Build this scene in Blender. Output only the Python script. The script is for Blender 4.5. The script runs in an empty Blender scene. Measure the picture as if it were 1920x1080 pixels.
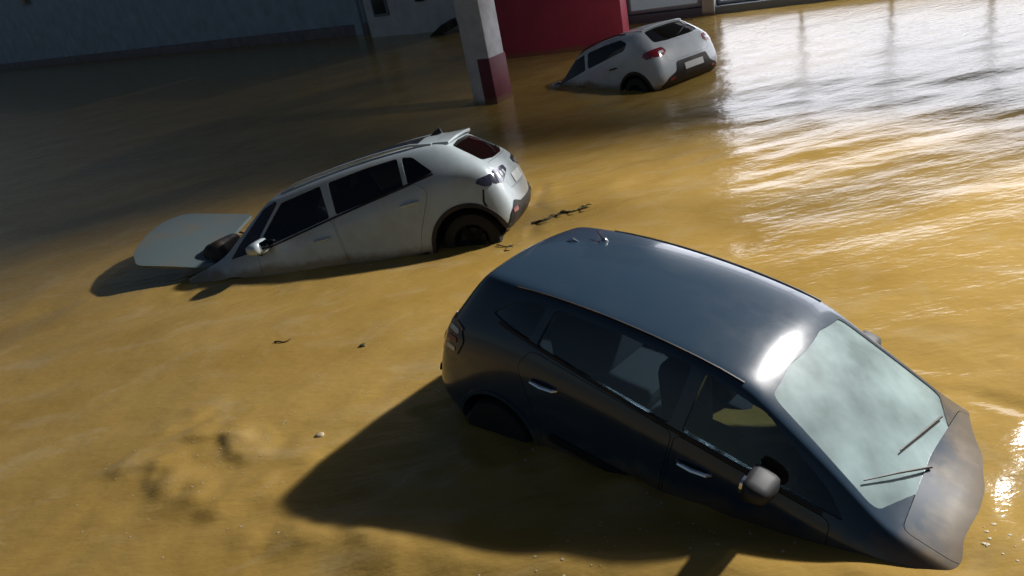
import bpy, bmesh, math, random
from mathutils import Vector, Matrix, noise
from mathutils.bvhtree import BVHTree
from mathutils.geometry import delaunay_2d_cdt

random.seed(7)
rad = math.radians
scene = bpy.context.scene
C = scene.collection

# ------------------------------------------------------------------ camera
F_PX, PITCH, ROLL, CAM_H = 1411.4, rad(25.663), rad(11.751), 3.321
cam_d = bpy.data.cameras.new('camera')
cam = bpy.data.objects.new('camera', cam_d); C.objects.link(cam)
cam_d.sensor_width = 36.0
cam_d.lens = 36.0 * F_PX / 1920.0
cam_d.clip_start, cam_d.clip_end = 0.05, 1000
fw = Vector((0, math.cos(PITCH), -math.sin(PITCH))); up0 = Vector((0, math.sin(PITCH), math.cos(PITCH))); rt0 = Vector((1, 0, 0))
rt = rt0 * math.cos(ROLL) - up0 * math.sin(ROLL)
up = up0 * math.cos(ROLL) + rt0 * math.sin(ROLL)
m = Matrix((rt, up, -fw)).transposed().to_4x4(); m.translation = Vector((0, 0, CAM_H))
cam.matrix_world = m
scene.camera = cam

# ------------------------------------------------------------------ night sky, faint sun
SUN_AZ, SUN_EL = rad(21.5), rad(31)          # azimuth from +X towards +Y
w = bpy.data.worlds.new('World'); scene.world = w; w.use_nodes = True
nt = w.node_tree; nt.nodes.clear()
sky = nt.nodes.new('ShaderNodeTexSky'); sky.sky_type = 'NISHITA'; sky.sun_disc = False
sky.sun_elevation = SUN_EL; sky.sun_rotation = math.pi / 2 - SUN_AZ
bg = nt.nodes.new('ShaderNodeBackground'); bg.inputs['Strength'].default_value = 0.024
wo = nt.nodes.new('ShaderNodeOutputWorld')
nt.links.new(sky.outputs[0], bg.inputs[0]); nt.links.new(bg.outputs[0], wo.inputs[0])
sd = bpy.data.lights.new('sun', 'SUN'); sd.energy = 0.14; sd.angle = rad(3); sd.color = (1.0, .96, .9)
so = bpy.data.objects.new('sun', sd); C.objects.link(so)
sdir = Vector((math.cos(SUN_AZ) * math.cos(SUN_EL), math.sin(SUN_AZ) * math.cos(SUN_EL), math.sin(SUN_EL)))
so.rotation_euler = sdir.to_track_quat('Z', 'Y').to_euler(); so.location = sdir * 30
vs = scene.view_settings
vs.view_transform = 'Standard'; vs.look = 'None'; vs.gamma = 1; vs.exposure = 0.0; vs.use_curve_mapping = False

# ------------------------------------------------------------------ helpers
def tag(o, label=None, cat=None, group=None, kind=None):
    if label: o['label'] = label
    if cat: o['category'] = cat
    if group: o['group'] = group
    if kind: o['kind'] = kind
    return o
def link(name, me, mat, parent=None):
    o = bpy.data.objects.new(name, me); C.objects.link(o)
    if mat is not None and not me.materials: me.materials.append(mat)
    if parent is not None: o.parent = parent
    return o
def empty(name, loc=(0, 0, 0), rot=(0, 0, 0)):
    o = bpy.data.objects.new(name, None); C.objects.link(o)
    o.location = loc; o.rotation_euler = rot; o.empty_display_size = .2
    return o
def finish(bm, ang=38):
    bmesh.ops.recalc_face_normals(bm, faces=bm.faces[:])
    me = bpy.data.meshes.new('mesh'); bm.to_mesh(me); bm.free()
    for p in me.polygons: p.use_smooth = True
    me.set_sharp_from_angle(angle=rad(ang))
    return me
def box_bm(bm, c, s, rot=None, bev=0.0):
    t = bmesh.new(); bmesh.ops.create_cube(t, size=1)
    for v in t.verts: v.co = Vector((v.co.x * s[0], v.co.y * s[1], v.co.z * s[2]))
    if bev: bmesh.ops.bevel(t, geom=t.edges[:], offset=bev, segments=2, affect='EDGES', profile=.5)
    mt = Matrix.Translation(c) @ (rot.to_4x4() if rot is not None else Matrix.Identity(4))
    t.transform(mt)
    me = bpy.data.meshes.new('t'); t.to_mesh(me); t.free(); bm.from_mesh(me); bpy.data.meshes.remove(me)
def box(name, c, s, mat, parent=None, bev=0.01, rot=None):
    bm = bmesh.new(); box_bm(bm, c, s, rot, bev); return link(name, finish(bm), mat, parent)
def tube_bm(bm, pts, rads, n=8):
    pts = [Vector(p) for p in pts]; rings = []
    for i, p in enumerate(pts):
        d = (pts[min(i + 1, len(pts) - 1)] - pts[max(i - 1, 0)]).normalized()
        a = d.cross(Vector((0, 0, 1)))
        if a.length < .05: a = d.cross(Vector((1, 0, 0)))
        a.normalize(); b = d.cross(a)
        r = rads[i] if isinstance(rads, (list, tuple)) else rads
        rings.append([bm.verts.new(p + (a * math.cos(k * 2 * math.pi / n) + b * math.sin(k * 2 * math.pi / n)) * r) for k in range(n)])
    for A, B in zip(rings, rings[1:]):
        for k in range(n): bm.faces.new((A[k], A[(k + 1) % n], B[(k + 1) % n], B[k]))
    bm.faces.new(rings[0][::-1]); bm.faces.new(rings[-1])
def tube(name, pts, rads, mat, parent=None, n=8):
    bm = bmesh.new(); tube_bm(bm, pts, rads, n); return link(name, finish(bm), mat, parent)
def lathe(name, prof, mat, parent=None, n=28, axis='Y'):
    """prof: (along axis, radius) pairs, closed at the ends"""
    bm = bmesh.new(); rings = []
    for a, r in prof:
        ring = []
        for k in range(n):
            c, s = math.cos(2 * math.pi * k / n) * r, math.sin(2 * math.pi * k / n) * r
            ring.append(bm.verts.new((c, a, s) if axis == 'Y' else (c, s, a)))
        rings.append(ring)
    for A, B in zip(rings, rings[1:]):
        for k in range(n): bm.faces.new((A[k], A[(k + 1) % n], B[(k + 1) % n], B[k]))
    bm.faces.new(rings[0][::-1]); bm.faces.new(rings[-1])
    return link(name, finish(bm), mat, parent)

# ------------------------------------------------------------------ materials
def mat(name, col, rough=.5, metal=0, spec=.5, coat=0, dirt=None, dirt_amt=.0, dirt_scale=4, bump=0, bump_scale=60, emit=None, estr=0, var=.0, var_scale=3, tide=0):
    M = bpy.data.materials.new(name); M.use_nodes = True
    t = M.node_tree; b = t.nodes['Principled BSDF']
    b.inputs['Base Color'].default_value = (*col, 1); b.inputs['Roughness'].default_value = rough
    b.inputs['Metallic'].default_value = metal; b.inputs['Specular IOR Level'].default_value = spec
    b.inputs['Coat Weight'].default_value = coat; b.inputs['Coat Roughness'].default_value = .06
    if emit: b.inputs['Emission Color'].default_value = (*emit, 1); b.inputs['Emission Strength'].default_value = estr
    tc = t.nodes.new('ShaderNodeTexCoord')
    if var or dirt:
        nz = t.nodes.new('ShaderNodeTexNoise'); nz.inputs['Scale'].default_value = var_scale if not dirt else dirt_scale
        nz.inputs['Detail'].default_value = 8; nz.inputs['Roughness'].default_value = .65
        t.links.new(tc.outputs['Object'], nz.inputs['Vector'])
        mr = t.nodes.new('ShaderNodeMapRange'); t.links.new(nz.outputs['Fac'], mr.inputs['Value'])
        mx = t.nodes.new('ShaderNodeMix'); mx.data_type = 'RGBA'
        mx.inputs[6].default_value = (*col, 1)
        if dirt:
            mr.inputs['From Min'].default_value = .45; mr.inputs['From Max'].default_value = .75; mr.inputs['To Max'].default_value = dirt_amt
            mx.inputs[7].default_value = (*dirt, 1)
            rr = t.nodes.new('ShaderNodeMapRange'); rr.inputs['To Min'].default_value = rough; rr.inputs['To Max'].default_value = .7
            t.links.new(mr.outputs[0], rr.inputs['Value']); t.links.new(rr.outputs[0], b.inputs['Roughness'])
        else:
            mr.inputs['From Min'].default_value = .3; mr.inputs['From Max'].default_value = .7
            mx.inputs[7].default_value = (*[c * (1 - var) for c in col], 1)
        t.links.new(mr.outputs[0], mx.inputs[0]); t.links.new(mx.outputs[2], b.inputs['Base Color'])
    if tide:
        src = b.inputs['Base Color'].links[0].from_socket if b.inputs['Base Color'].links else None
        ge = t.nodes.new('ShaderNodeNewGeometry'); sx = t.nodes.new('ShaderNodeSeparateXYZ'); t.links.new(ge.outputs['Position'], sx.inputs[0])
        tn = t.nodes.new('ShaderNodeTexNoise'); tn.inputs['Scale'].default_value = 5; tn.inputs['Detail'].default_value = 6; t.links.new(tc.outputs['Object'], tn.inputs['Vector'])
        ad = t.nodes.new('ShaderNodeMath'); ad.operation = 'MULTIPLY_ADD'; ad.inputs[1].default_value = -.22; t.links.new(tn.outputs['Fac'], ad.inputs[0]); t.links.new(sx.outputs['Z'], ad.inputs[2])
        tr = t.nodes.new('ShaderNodeMapRange'); tr.inputs['From Min'].default_value = -.06; tr.inputs['From Max'].default_value = .03; tr.inputs['To Min'].default_value = tide; tr.inputs['To Max'].default_value = 0
        t.links.new(ad.outputs[0], tr.inputs['Value'])
        tm = t.nodes.new('ShaderNodeMix'); tm.data_type = 'RGBA'; tm.inputs[6].default_value = (*col, 1); tm.inputs[7].default_value = (.19, .125, .05, 1)
        if src: t.links.new(src, tm.inputs[6])
        t.links.new(tr.outputs[0], tm.inputs[0]); t.links.new(tm.outputs[2], b.inputs['Base Color'])
    if bump:
        n2 = t.nodes.new('ShaderNodeTexNoise'); n2.inputs['Scale'].default_value = bump_scale; n2.inputs['Detail'].default_value = 4
        t.links.new(tc.outputs['Object'], n2.inputs['Vector'])
        bp = t.nodes.new('ShaderNodeBump'); bp.inputs['Strength'].default_value = bump; bp.inputs['Distance'].default_value = .01
        t.links.new(n2.outputs['Fac'], bp.inputs['Height']); t.links.new(bp.outputs[0], b.inputs['Normal'])
    return M
MUD = (.20, .125, .045)
M = {}
M['silver'] = mat('silver_paint', (.44, .51, .54), .30, .20, .5, .5, dirt=MUD, dirt_amt=.35, dirt_scale=3, tide=.8)
M['white'] = mat('white_paint', (.52, .56, .60), .30, 0, .5, .5, dirt=MUD, dirt_amt=.3, dirt_scale=3, tide=.8)
M['navy'] = mat('dark_blue_paint', (.022, .044, .072), .22, .0, .5, .5, dirt=(.07, .07, .06), dirt_amt=.10, dirt_scale=5, tide=.6)
M['black_roof'] = mat('black_roof_paint', (.012, .014, .02), .25, 0, .5, .5, dirt=MUD, dirt_amt=.15, dirt_scale=4)
def glass_mat(name, tint, film=.0, film_col=(.3, .42, .42), rough=.03):
    """window glass: reflects by Fresnel, lets tinted light through, with a patchy film of mud or painted glare"""
    G = bpy.data.materials.new(name); G.use_nodes = True; t = G.node_tree; t.nodes.clear()
    out = t.nodes.new('ShaderNodeOutputMaterial'); tr = t.nodes.new('ShaderNodeBsdfTransparent'); tr.inputs[0].default_value = (*tint, 1)
    gl = t.nodes.new('ShaderNodeBsdfGlossy'); gl.inputs['Roughness'].default_value = rough; fr = t.nodes.new('ShaderNodeFresnel'); fr.inputs[0].default_value = 1.52
    df = t.nodes.new('ShaderNodeBsdfPrincipled'); df.inputs['Base Color'].default_value = (*film_col, 1); df.inputs['Roughness'].default_value = .25
    tc = t.nodes.new('ShaderNodeTexCoord'); nz = t.nodes.new('ShaderNodeTexNoise'); nz.inputs['Scale'].default_value = 3.5; nz.inputs['Detail'].default_value = 7
    t.links.new(tc.outputs['Object'], nz.inputs['Vector'])
    mr = t.nodes.new('ShaderNodeMapRange'); mr.inputs['From Min'].default_value = .3; mr.inputs['From Max'].default_value = .7
    mr.inputs['To Min'].default_value = film * .7; mr.inputs['To Max'].default_value = min(1, film * 1.3); t.links.new(nz.outputs['Fac'], mr.inputs['Value'])
    m1 = t.nodes.new('ShaderNodeMixShader'); t.links.new(mr.outputs[0], m1.inputs[0]); t.links.new(tr.outputs[0], m1.inputs[1]); t.links.new(df.outputs[0], m1.inputs[2])
    m2 = t.nodes.new('ShaderNodeMixShader'); t.links.new(fr.outputs[0], m2.inputs[0]); t.links.new(m1.outputs[0], m2.inputs[1]); t.links.new(gl.outputs[0], m2.inputs[2])
    t.links.new(m2.outputs[0], out.inputs[0]); return G
M['glass'] = glass_mat('dark_window_glass', (.34, .37, .40), .03, (.12, .10, .07))
M['tint'] = glass_mat('tinted_window_glass', (.66, .74, .78), .05, (.10, .12, .12))
M['pale_glare'] = glass_mat('glare_painted_windscreen_glass', (.55, .66, .66), .68, (.40, .53, .53), .06)  # pale film colour stands in for bright reflections on the windscreen
M['seat'] = mat('seat_fabric', (.055, .055, .06), .85, bump=.2, bump_scale=90)
M['trim'] = mat('cabin_trim', (.025, .025, .028), .6)
M['shaded_silver'] = mat('shaded_muddy_silver_paint', (.11, .145, .15), .42, .1, .5, .3, dirt=MUD, dirt_amt=.4, dirt_scale=2.5)  # base colour darkened for shade on the bonnet, with mud patches over it
M['plastic'] = mat('black_plastic', (.012, .012, .014), .5, 0, .4, 0, dirt=MUD, dirt_amt=.25, dirt_scale=6)
M['rubber'] = mat('tyre_rubber', (.012, .012, .012), .75, bump=.2, bump_scale=90)
M['rim'] = mat('shade_black_wheel_alloy', (.002, .002, .002), 1, 0)  # near-black: the shade inside the wheel arch is put into this colour
M['chrome'] = mat('chrome', (.75, .76, .78), .12, 1)
M['red'] = mat('red_lamp_plastic', (.22, .012, .02), .12, 0, .6, .6)
M['lampdark'] = mat('smoked_lamp_plastic', (.03, .03, .05), .12, 0, .6, .6)
M['lampclear'] = mat('clear_lamp_plastic', (.55, .57, .60), .15, .3, .6, .6)
M['plate'] = mat('number_plate_sheet', (.6, .62, .62), .35, var=.15, var_scale=20)
M['mirror'] = mat('mirror_glass', (.8, .8, .82), .04, 1)
M['engine'] = mat('engine_bay_dark', (.01, .01, .01), .8)

# ------------------------------------------------------------------ car machinery
def rounded(poly, r, n=4):
    out = []; N = len(poly)
    for i in range(N):
        p0, p1, p2 = Vector(poly[i - 1]), Vector(poly[i]), Vector(poly[(i + 1) % N])
        a, b = p0 - p1, p2 - p1
        d = min(r, a.length * .45, b.length * .45)
        A, B = p1 + a.normalized() * d, p1 + b.normalized() * d
        for k in range(n + 1):
            t = k / n; out.append(A * (1 - t) ** 2 + p1 * 2 * t * (1 - t) + B * t * t)
    return out
def resample(poly, step):
    out = []
    for i in range(len(poly)):
        a, b = Vector(poly[i]), Vector(poly[(i + 1) % len(poly)])
        n = max(1, int((b - a).length / step))
        out += [a + (b - a) * k / n for k in range(n)]
    return out
def shrink(poly, d):
    poly = [Vector(p) for p in poly]
    ar = sum(poly[i - 1].x * poly[i].y - poly[i].x * poly[i - 1].y for i in range(len(poly)))
    s = 1 if ar > 0 else -1; out = []
    for i, p in enumerate(poly):
        a = (p - poly[i - 1]).normalized(); b = (poly[(i + 1) % len(poly)] - p).normalized()
        n1, n2 = Vector((-a.y, a.x)), Vector((-b.y, b.x)); n = (n1 + n2)
        if n.length < 1e-6: n = n1
        n.normalize(); out.append(p + n * s * d / max(.4, n.dot(n1)))
    return out

class Car:
    AX = {'L': (Vector((0, -1, 0)), lambda a, b: Vector((a, 3, b))), 'R': (Vector((0, 1, 0)), lambda a, b: Vector((a, -3, b))),
          'B': (Vector((1, 0, 0)), lambda a, b: Vector((-5, a, b))), 'F': (Vector((-1, 0, 0)), lambda a, b: Vector((5, a, b))),
          'T': (Vector((0, 0, -1)), lambda a, b: Vector((a, b, 4)))}
    def __init__(s, root, paint, rings, crown, rear_bulge, front_bulge):
        s.root, s.paint = root, paint
        s.cut = []
        ks = [1, .84, .45, 0, -.45, -.84, -1]
        Ni, Nj, Nk = len(rings) - 1, len(rings[0]) - 1, len(ks) - 1
        bm = bmesh.new(); V = {}
        def P(i, j, k):
            if (i, j, k) in V: return V[i, j, k]
            x, y, z = rings[i][j]; wk = ks[k]; q = 1 - wk * wk
            if j == Nj: z += crown[i] * q
            if i == Ni: x -= rear_bulge[j] * q
            if i == 0: x += front_bulge * q
            v = bm.verts.new((x, y * wk, z)); V[i, j, k] = v; return v
        def quad(*a): bm.faces.new([P(*q) for q in a])
        for i in range(Ni):
            for j in range(Nj):
                for k in (0, Nk): quad((i, j, k), (i + 1, j, k), (i + 1, j + 1, k), (i, j + 1, k))
            for k in range(Nk):
                for j in (0, Nj): quad((i, j, k), (i + 1, j, k), (i + 1, j, k + 1), (i, j, k + 1))
        for j in range(Nj):
            for k in range(Nk):
                for i in (0, Ni): quad((i, j, k), (i, j + 1, k), (i, j + 1, k + 1), (i, j, k + 1))
        bmesh.ops.recalc_face_normals(bm, faces=bm.faces[:])
        me = bpy.data.meshes.new('cage'); bm.to_mesh(me); bm.free()
        o = bpy.data.objects.new('cage', me); C.objects.link(o)
        md = o.modifiers.new('s', 'SUBSURF'); md.levels = md.render_levels = 3
        s.base = s.bake(o)
        bpy.data.objects.remove(o)
        b2 = bmesh.new(); b2.from_mesh(s.base); s.bvh = BVHTree.FromBMesh(b2); b2.free()
    def bake(s, o):
        dg = bpy.context.evaluated_depsgraph_get(); dg.update()
        return bpy.data.meshes.new_from_object(o.evaluated_get(dg), depsgraph=dg)
    def hit(s, ax, a, b):
        d, f = s.AX[ax]; p = f(a, b)
        h = s.bvh.ray_cast(p, d)
        if h[0] is None:
            q = p.copy()
            if ax in 'LR': q.y = .85 if ax == 'L' else -.85
            elif ax == 'B': q.x = -1.9
            elif ax == 'F': q.x = 1.9
            h = s.bvh.find_nearest(q)
        n = h[1]
        if n.dot(d) > 0: n = -n
        return h[0], n
    def slab(s, poly, ax, out, inn, step=.05):
        poly = resample(poly, step)
        n = len(poly); vs2 = [Vector(p) for p in poly]
        xs = [p.x for p in vs2]; ys = [p.y for p in vs2]
        def inside(p):
            c = False
            for i in range(n):
                a, b = vs2[i], vs2[i - 1]
                if (a.y > p.y) != (b.y > p.y) and p.x < (b.x - a.x) * (p.y - a.y) / (b.y - a.y) + a.x: c = not c
            return c
        pts = list(vs2); x = min(xs) + step * .5
        while x < max(xs):
            y = min(ys) + step * .5
            while y < max(ys):
                p = Vector((x, y))
                if inside(p) and min((p - q).length for q in vs2) > step * .45: pts.append(p)
                y += step
            x += step
        r = delaunay_2d_cdt(pts, [], [list(range(n))], 1, 1e-6)
        V2, Fc = r[0], r[2]
        bm = bmesh.new(); A, B = [], []
        for p in V2:
            h, nn = s.hit(ax, p.x, p.y)
            A.append(bm.verts.new(h + nn * out)); B.append(bm.verts.new(h + nn * inn))
        cnt = {}
        for f in Fc:
            bm.faces.new([A[i] for i in f]); bm.faces.new([B[i] for i in f][::-1])
            for i in range(len(f)):
                e = (f[i], f[(i + 1) % len(f)]); cnt[tuple(sorted(e))] = cnt.get(tuple(sorted(e)), []) + [e]
        for k, e in cnt.items():
            if len(e) == 1: a, b = e[0]; bm.faces.new((A[b], A[a], B[a], B[b]))
        loose = [v for v in bm.verts if not v.link_faces]
        if loose: bmesh.ops.delete(bm, geom=loose, context='VERTS')
        return bm
    def recess(s, poly, ax, depth, stage=0):
        s.cut.append((stage, s.slab(poly, ax, .05, -depth, .06)))
    def panel(s, name, poly, ax, mt, out=0.0, inn=-.02, parent=None, gap=0.004, recess=0, step=.05, stage=0):
        """a real panel let into the body: the body is cut back, the panel sits in the opening with a gap round it"""
        if recess: s.recess(poly, ax, recess, stage)
        bm = s.slab(shrink(poly, gap) if gap else poly, ax, out, inn, step)
        return link(name, finish(bm), mt, parent or s.root)
    def cabin(s, x0, x1, z0, wall=.045):
        """hollow out the cabin so that the windows look into a real space"""
        b = bmesh.new(); b.from_mesh(s.base); b.normal_update()
        mv = [(v, v.normal * wall) for v in b.verts]
        for v, d in mv: v.co -= d
        for co, no in (((x0, 0, 0), (-1, 0, 0)), ((x1, 0, 0), (1, 0, 0)), ((0, 0, z0), (0, 0, -1))):
            r = bmesh.ops.bisect_plane(b, geom=b.verts[:] + b.edges[:] + b.faces[:], plane_co=co, plane_no=no, clear_outer=True)
            bmesh.ops.holes_fill(b, edges=[e for e in b.edges if e.is_boundary], sides=0)
        bmesh.ops.remove_doubles(b, verts=b.verts[:], dist=1e-5)
        s.cut.append((7, b))
    def seats(s, xf, xr, zb, w):
        """front seats, rear bench, dashboard and steering wheel"""
        for sg in (1, -1):
            c = box('seat', (xf, sg * w, zb), (.50, .48, .16), M['seat'], s.root, .05)
            box('seat_back', (xf - .30, sg * w, zb + .34), (.16, .46, .62), M['seat'], c, .06, Matrix.Rotation(rad(-14), 3, 'Y'))
            box('headrest', (xf - .42, sg * w, zb + .72), (.11, .26, .18), M['seat'], c, .045, Matrix.Rotation(rad(-14), 3, 'Y'))
        c = box('rear_bench', (xr, 0, zb), (.48, 1.16, .16), M['seat'], s.root, .05)
        box('seat_back', (xr - .28, 0, zb + .32), (.15, 1.16, .58), M['seat'], c, .05, Matrix.Rotation(rad(-16), 3, 'Y'))
        for sg in (1, -1): box('headrest', (xr - .39, sg * .34, zb + .66), (.10, .24, .16), M['seat'], c, .04, Matrix.Rotation(rad(-14), 3, 'Y'))
        d = box('dashboard', (xf + .70, 0, zb + .24), (.40, 1.02, .22), M['trim'], s.root, .08)
        bm = bmesh.new(); n = 24; rot = Matrix.Translation((xf + .42, w, zb + .36)) @ Matrix.Rotation(rad(-65), 4, 'Y')
        pts = [rot @ Vector((math.cos(k * 2 * math.pi / n) * .18, math.sin(k * 2 * math.pi / n) * .18, 0)) for k in range(n)]
        tube_bm(bm, pts + [pts[0]], .014, 6)
        for a in (0, 2.1, 4.2): tube_bm(bm, [rot @ Vector((0, 0, -.02)), rot @ Vector((math.cos(a) * .17, math.sin(a) * .17, 0))], .016, 6)
        tube_bm(bm, [rot @ Vector((0, 0, 0)), rot @ Vector((0, 0, -.30))], .03, 8)
        link('steering_wheel', finish(bm), M['trim'], d)
    def arch(s, x, z, r, yin=.50):
        bm = bmesh.new()
        for sg in (1, -1):
            t = bmesh.new(); bmesh.ops.create_cone(t, cap_ends=True, segments=40, radius1=r, radius2=r, depth=1.0)
            t.transform(Matrix.Translation((x, sg * (yin + .5), z)) @ Matrix.Rotation(rad(90), 4, 'X'))
            me = bpy.data.meshes.new('t'); t.to_mesh(me); t.free(); bm.from_mesh(me); bpy.data.meshes.remove(me)
        s.cut.append((9, bm))
    def build(s):
        me = s.base
        for st in sorted({c[0] for c in s.cut}):
            bm = bmesh.new()
            for c in s.cut:
                if c[0] == st:
                    bmesh.ops.recalc_face_normals(c[1], faces=c[1].faces[:])
                    t = bpy.data.meshes.new('t'); c[1].to_mesh(t); c[1].free(); bm.from_mesh(t); bpy.data.meshes.remove(t)
            cm = bpy.data.meshes.new('cut'); bm.to_mesh(cm); bm.free()
            co = bpy.data.objects.new('cut', cm); C.objects.link(co)
            bo = bpy.data.objects.new('b', me); C.objects.link(bo)
            md = bo.modifiers.new('b', 'BOOLEAN'); md.operation = 'DIFFERENCE'; md.solver = 'EXACT'; md.object = co
            me2 = s.bake(bo)
            bpy.data.objects.remove(bo); bpy.data.objects.remove(co)
            if len(me2.polygons) > 500: me = me2
        me = me.copy(); me.materials.clear()
        me.materials.append(s.paint); me.materials.append(M['trim'])
        for p in me.polygons:
            p.use_smooth = True; d_ = s.bvh.find_nearest(p.center)[3]
            p.material_index = 1 if d_ > .032 else 0          # cabin lining and wheel wells
        me.set_sharp_from_angle(angle=rad(35))
        return link('body', me, s.paint, s.root)

def make_wheel(parent, x, y, z, r):
    sg = 1 if y > 0 else -1
    w = lathe('wheel', [(-.08 * sg, .05), (-.08 * sg, r * .45), (.02 * sg, r * .45), (.02 * sg, .05)], M['plastic'], parent, 20)
    w.location = (x, y, z)
    tw = .105
    ty = lathe('tyre', [(-tw, r * .62), (-tw, r * .80), (-tw * .92, r * .94), (-tw * .6, r), (tw * .6, r), (tw * .92, r * .94), (tw, r * .80), (tw, r * .62), (tw * .7, r * .60), (-tw * .7, r * .60)], M['rubber'], w, 36)
    bm = bmesh.new()
    for k in range(5):
        a = k * 2 * math.pi / 5
        box_bm(bm, Vector((math.cos(a) * r * .32, .07 * sg, math.sin(a) * r * .32)), (r * .55, .03, r * .17), Matrix.Rotation(-a, 3, 'Y'), .006)
    for k in range(32):
        a0, a1 = k * math.pi / 16, (k + 1) * math.pi / 16
        q = []
        for (rr, yy) in ((r * .57, .085 * sg), (r * .64, .09 * sg), (r * .64, -.02 * sg), (r * .57, -.02 * sg)):
            q.append(((math.cos(a0) * rr, yy, math.sin(a0) * rr), (math.cos(a1) * rr, yy, math.sin(a1) * rr)))
        vv = [(bm.verts.new(a), bm.verts.new(b)) for a, b in q]
        for u in range(4): bm.faces.new((vv[u][0], vv[u][1], vv[(u + 1) % 4][1], vv[(u + 1) % 4][0]))
    bmesh.ops.remove_doubles(bm, verts=bm.verts[:], dist=.0005)
    link('rim', finish(bm), M['rim'], w)
    return w

def make_mirror(parent, x, y, z, paint):
    sg = 1 if y > 0 else -1
    bm = bmesh.new(); bmesh.ops.create_cube(bm, size=1)
    for v in bm.verts:
        v.co = Vector((v.co.x * (.16 if v.co.y * sg > 0 else .20), v.co.y * .25, v.co.z * (.14 if v.co.y * sg > 0 else .19)))
        if v.co.x > 0: v.co.z *= .6; v.co.y *= .85
    bmesh.ops.subdivide_edges(bm, edges=bm.edges[:], cuts=3, use_grid_fill=True)
    for _ in range(5): bmesh.ops.smooth_vert(bm, verts=bm.verts[:], factor=.5, use_axis_x=True, use_axis_y=True, use_axis_z=True)
    for v in bm.verts: v.co *= 1.22
    o = link('wing_mirror', finish(bm, 60), paint, parent); o.location = (x, y, z)
    tube('mirror_stalk', [(0.03, -.02 * sg, -.03), (.05, -.14 * sg, -.09), (.05, -.20 * sg, -.11)], [.035, .03, .03], M['plastic'], o)
    bm = bmesh.new()
    q = rounded([(-.095, -.05), (.085, -.06), (.085, .055), (-.095, .06)], .03)
    vs_ = [bm.verts.new((-.108, p[0] * 1.0, p[1])) for p in q]; bm.faces.new(vs_)
    ext = bmesh.ops.extrude_face_region(bm, geom=bm.faces[:])
    for v in [e for e in ext['geom'] if isinstance(e, bmesh.types.BMVert)]: v.co.x += .02
    link('mirror_glass', finish(bm), M['mirror'], o)
    return o

def handle(parent, car, ax, x, z, mt, L=.22):
    sg = 1 if ax == 'L' else -1
    p, n = car.hit(ax, x, z); a, _ = car.hit(ax, x + L / 2, z + .005); b, _ = car.hit(ax, x - L / 2, z - .005)
    o = tube('handle', [a - n * .004, a + n * .022 + (b - a) * .1, p + n * .034, b + n * .022 + (a - b) * .1, b - n * .004], [.010, .015, .016, .015, .010], mt, parent, 8)
    return o

def arch_trim(parent, car, x, z, r, ax, wdt=.05, mt=None):
    """raised lip round a wheel opening"""
    bm = bmesh.new(); prev = None; n = 26
    for k in range(n + 1):
        a = rad(-18) + rad(216) * k / n
        ring = []
        for rr, o in ((r - .004, -.06), (r - .004, .014), (r + wdt * .8, .014), (r + wdt, -.01)):
            h, nn = car.hit(ax, x + math.cos(a) * rr, max(.2, z + math.sin(a) * rr)); ring.append(bm.verts.new(h + nn * o))
        if prev:
            for u in range(4): bm.faces.new((prev[u], ring[u], ring[(u + 1) % 4], prev[(u + 1) % 4]))
        prev = ring
    return link('wheel_arch_trim', finish(bm), mt or M['plastic'], parent)

def mirror_poly(poly): return [(-a, b) for a, b in poly]

def place(root, loc, yaw, pitch, roll):
    R = Matrix.Rotation(rad(yaw), 4, 'Z') @ Matrix.Rotation(rad(pitch), 4, 'Y') @ Matrix.Rotation(rad(roll), 4, 'X')
    R.translation = Vector(loc); root.matrix_world = R

def stations(tab, zfloor=.20, fy=.30, fz=.82):
    """tab rows: x, half width, belt z, belt half width, top edge z, top edge half width"""
    rings = []
    for x, W, zb, yb, ze, ye in tab:
        rings.append([(x, W * .93, zfloor), (x, W * .99, zfloor + .12), (x, W, .52 if zb > .9 else .45), (x, W * .995, zb - .13), (x, yb, zb),
                      (x, ye + (yb - ye) * fy, zb + (ze - zb) * fz), (x, ye, ze)])
    return rings

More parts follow.
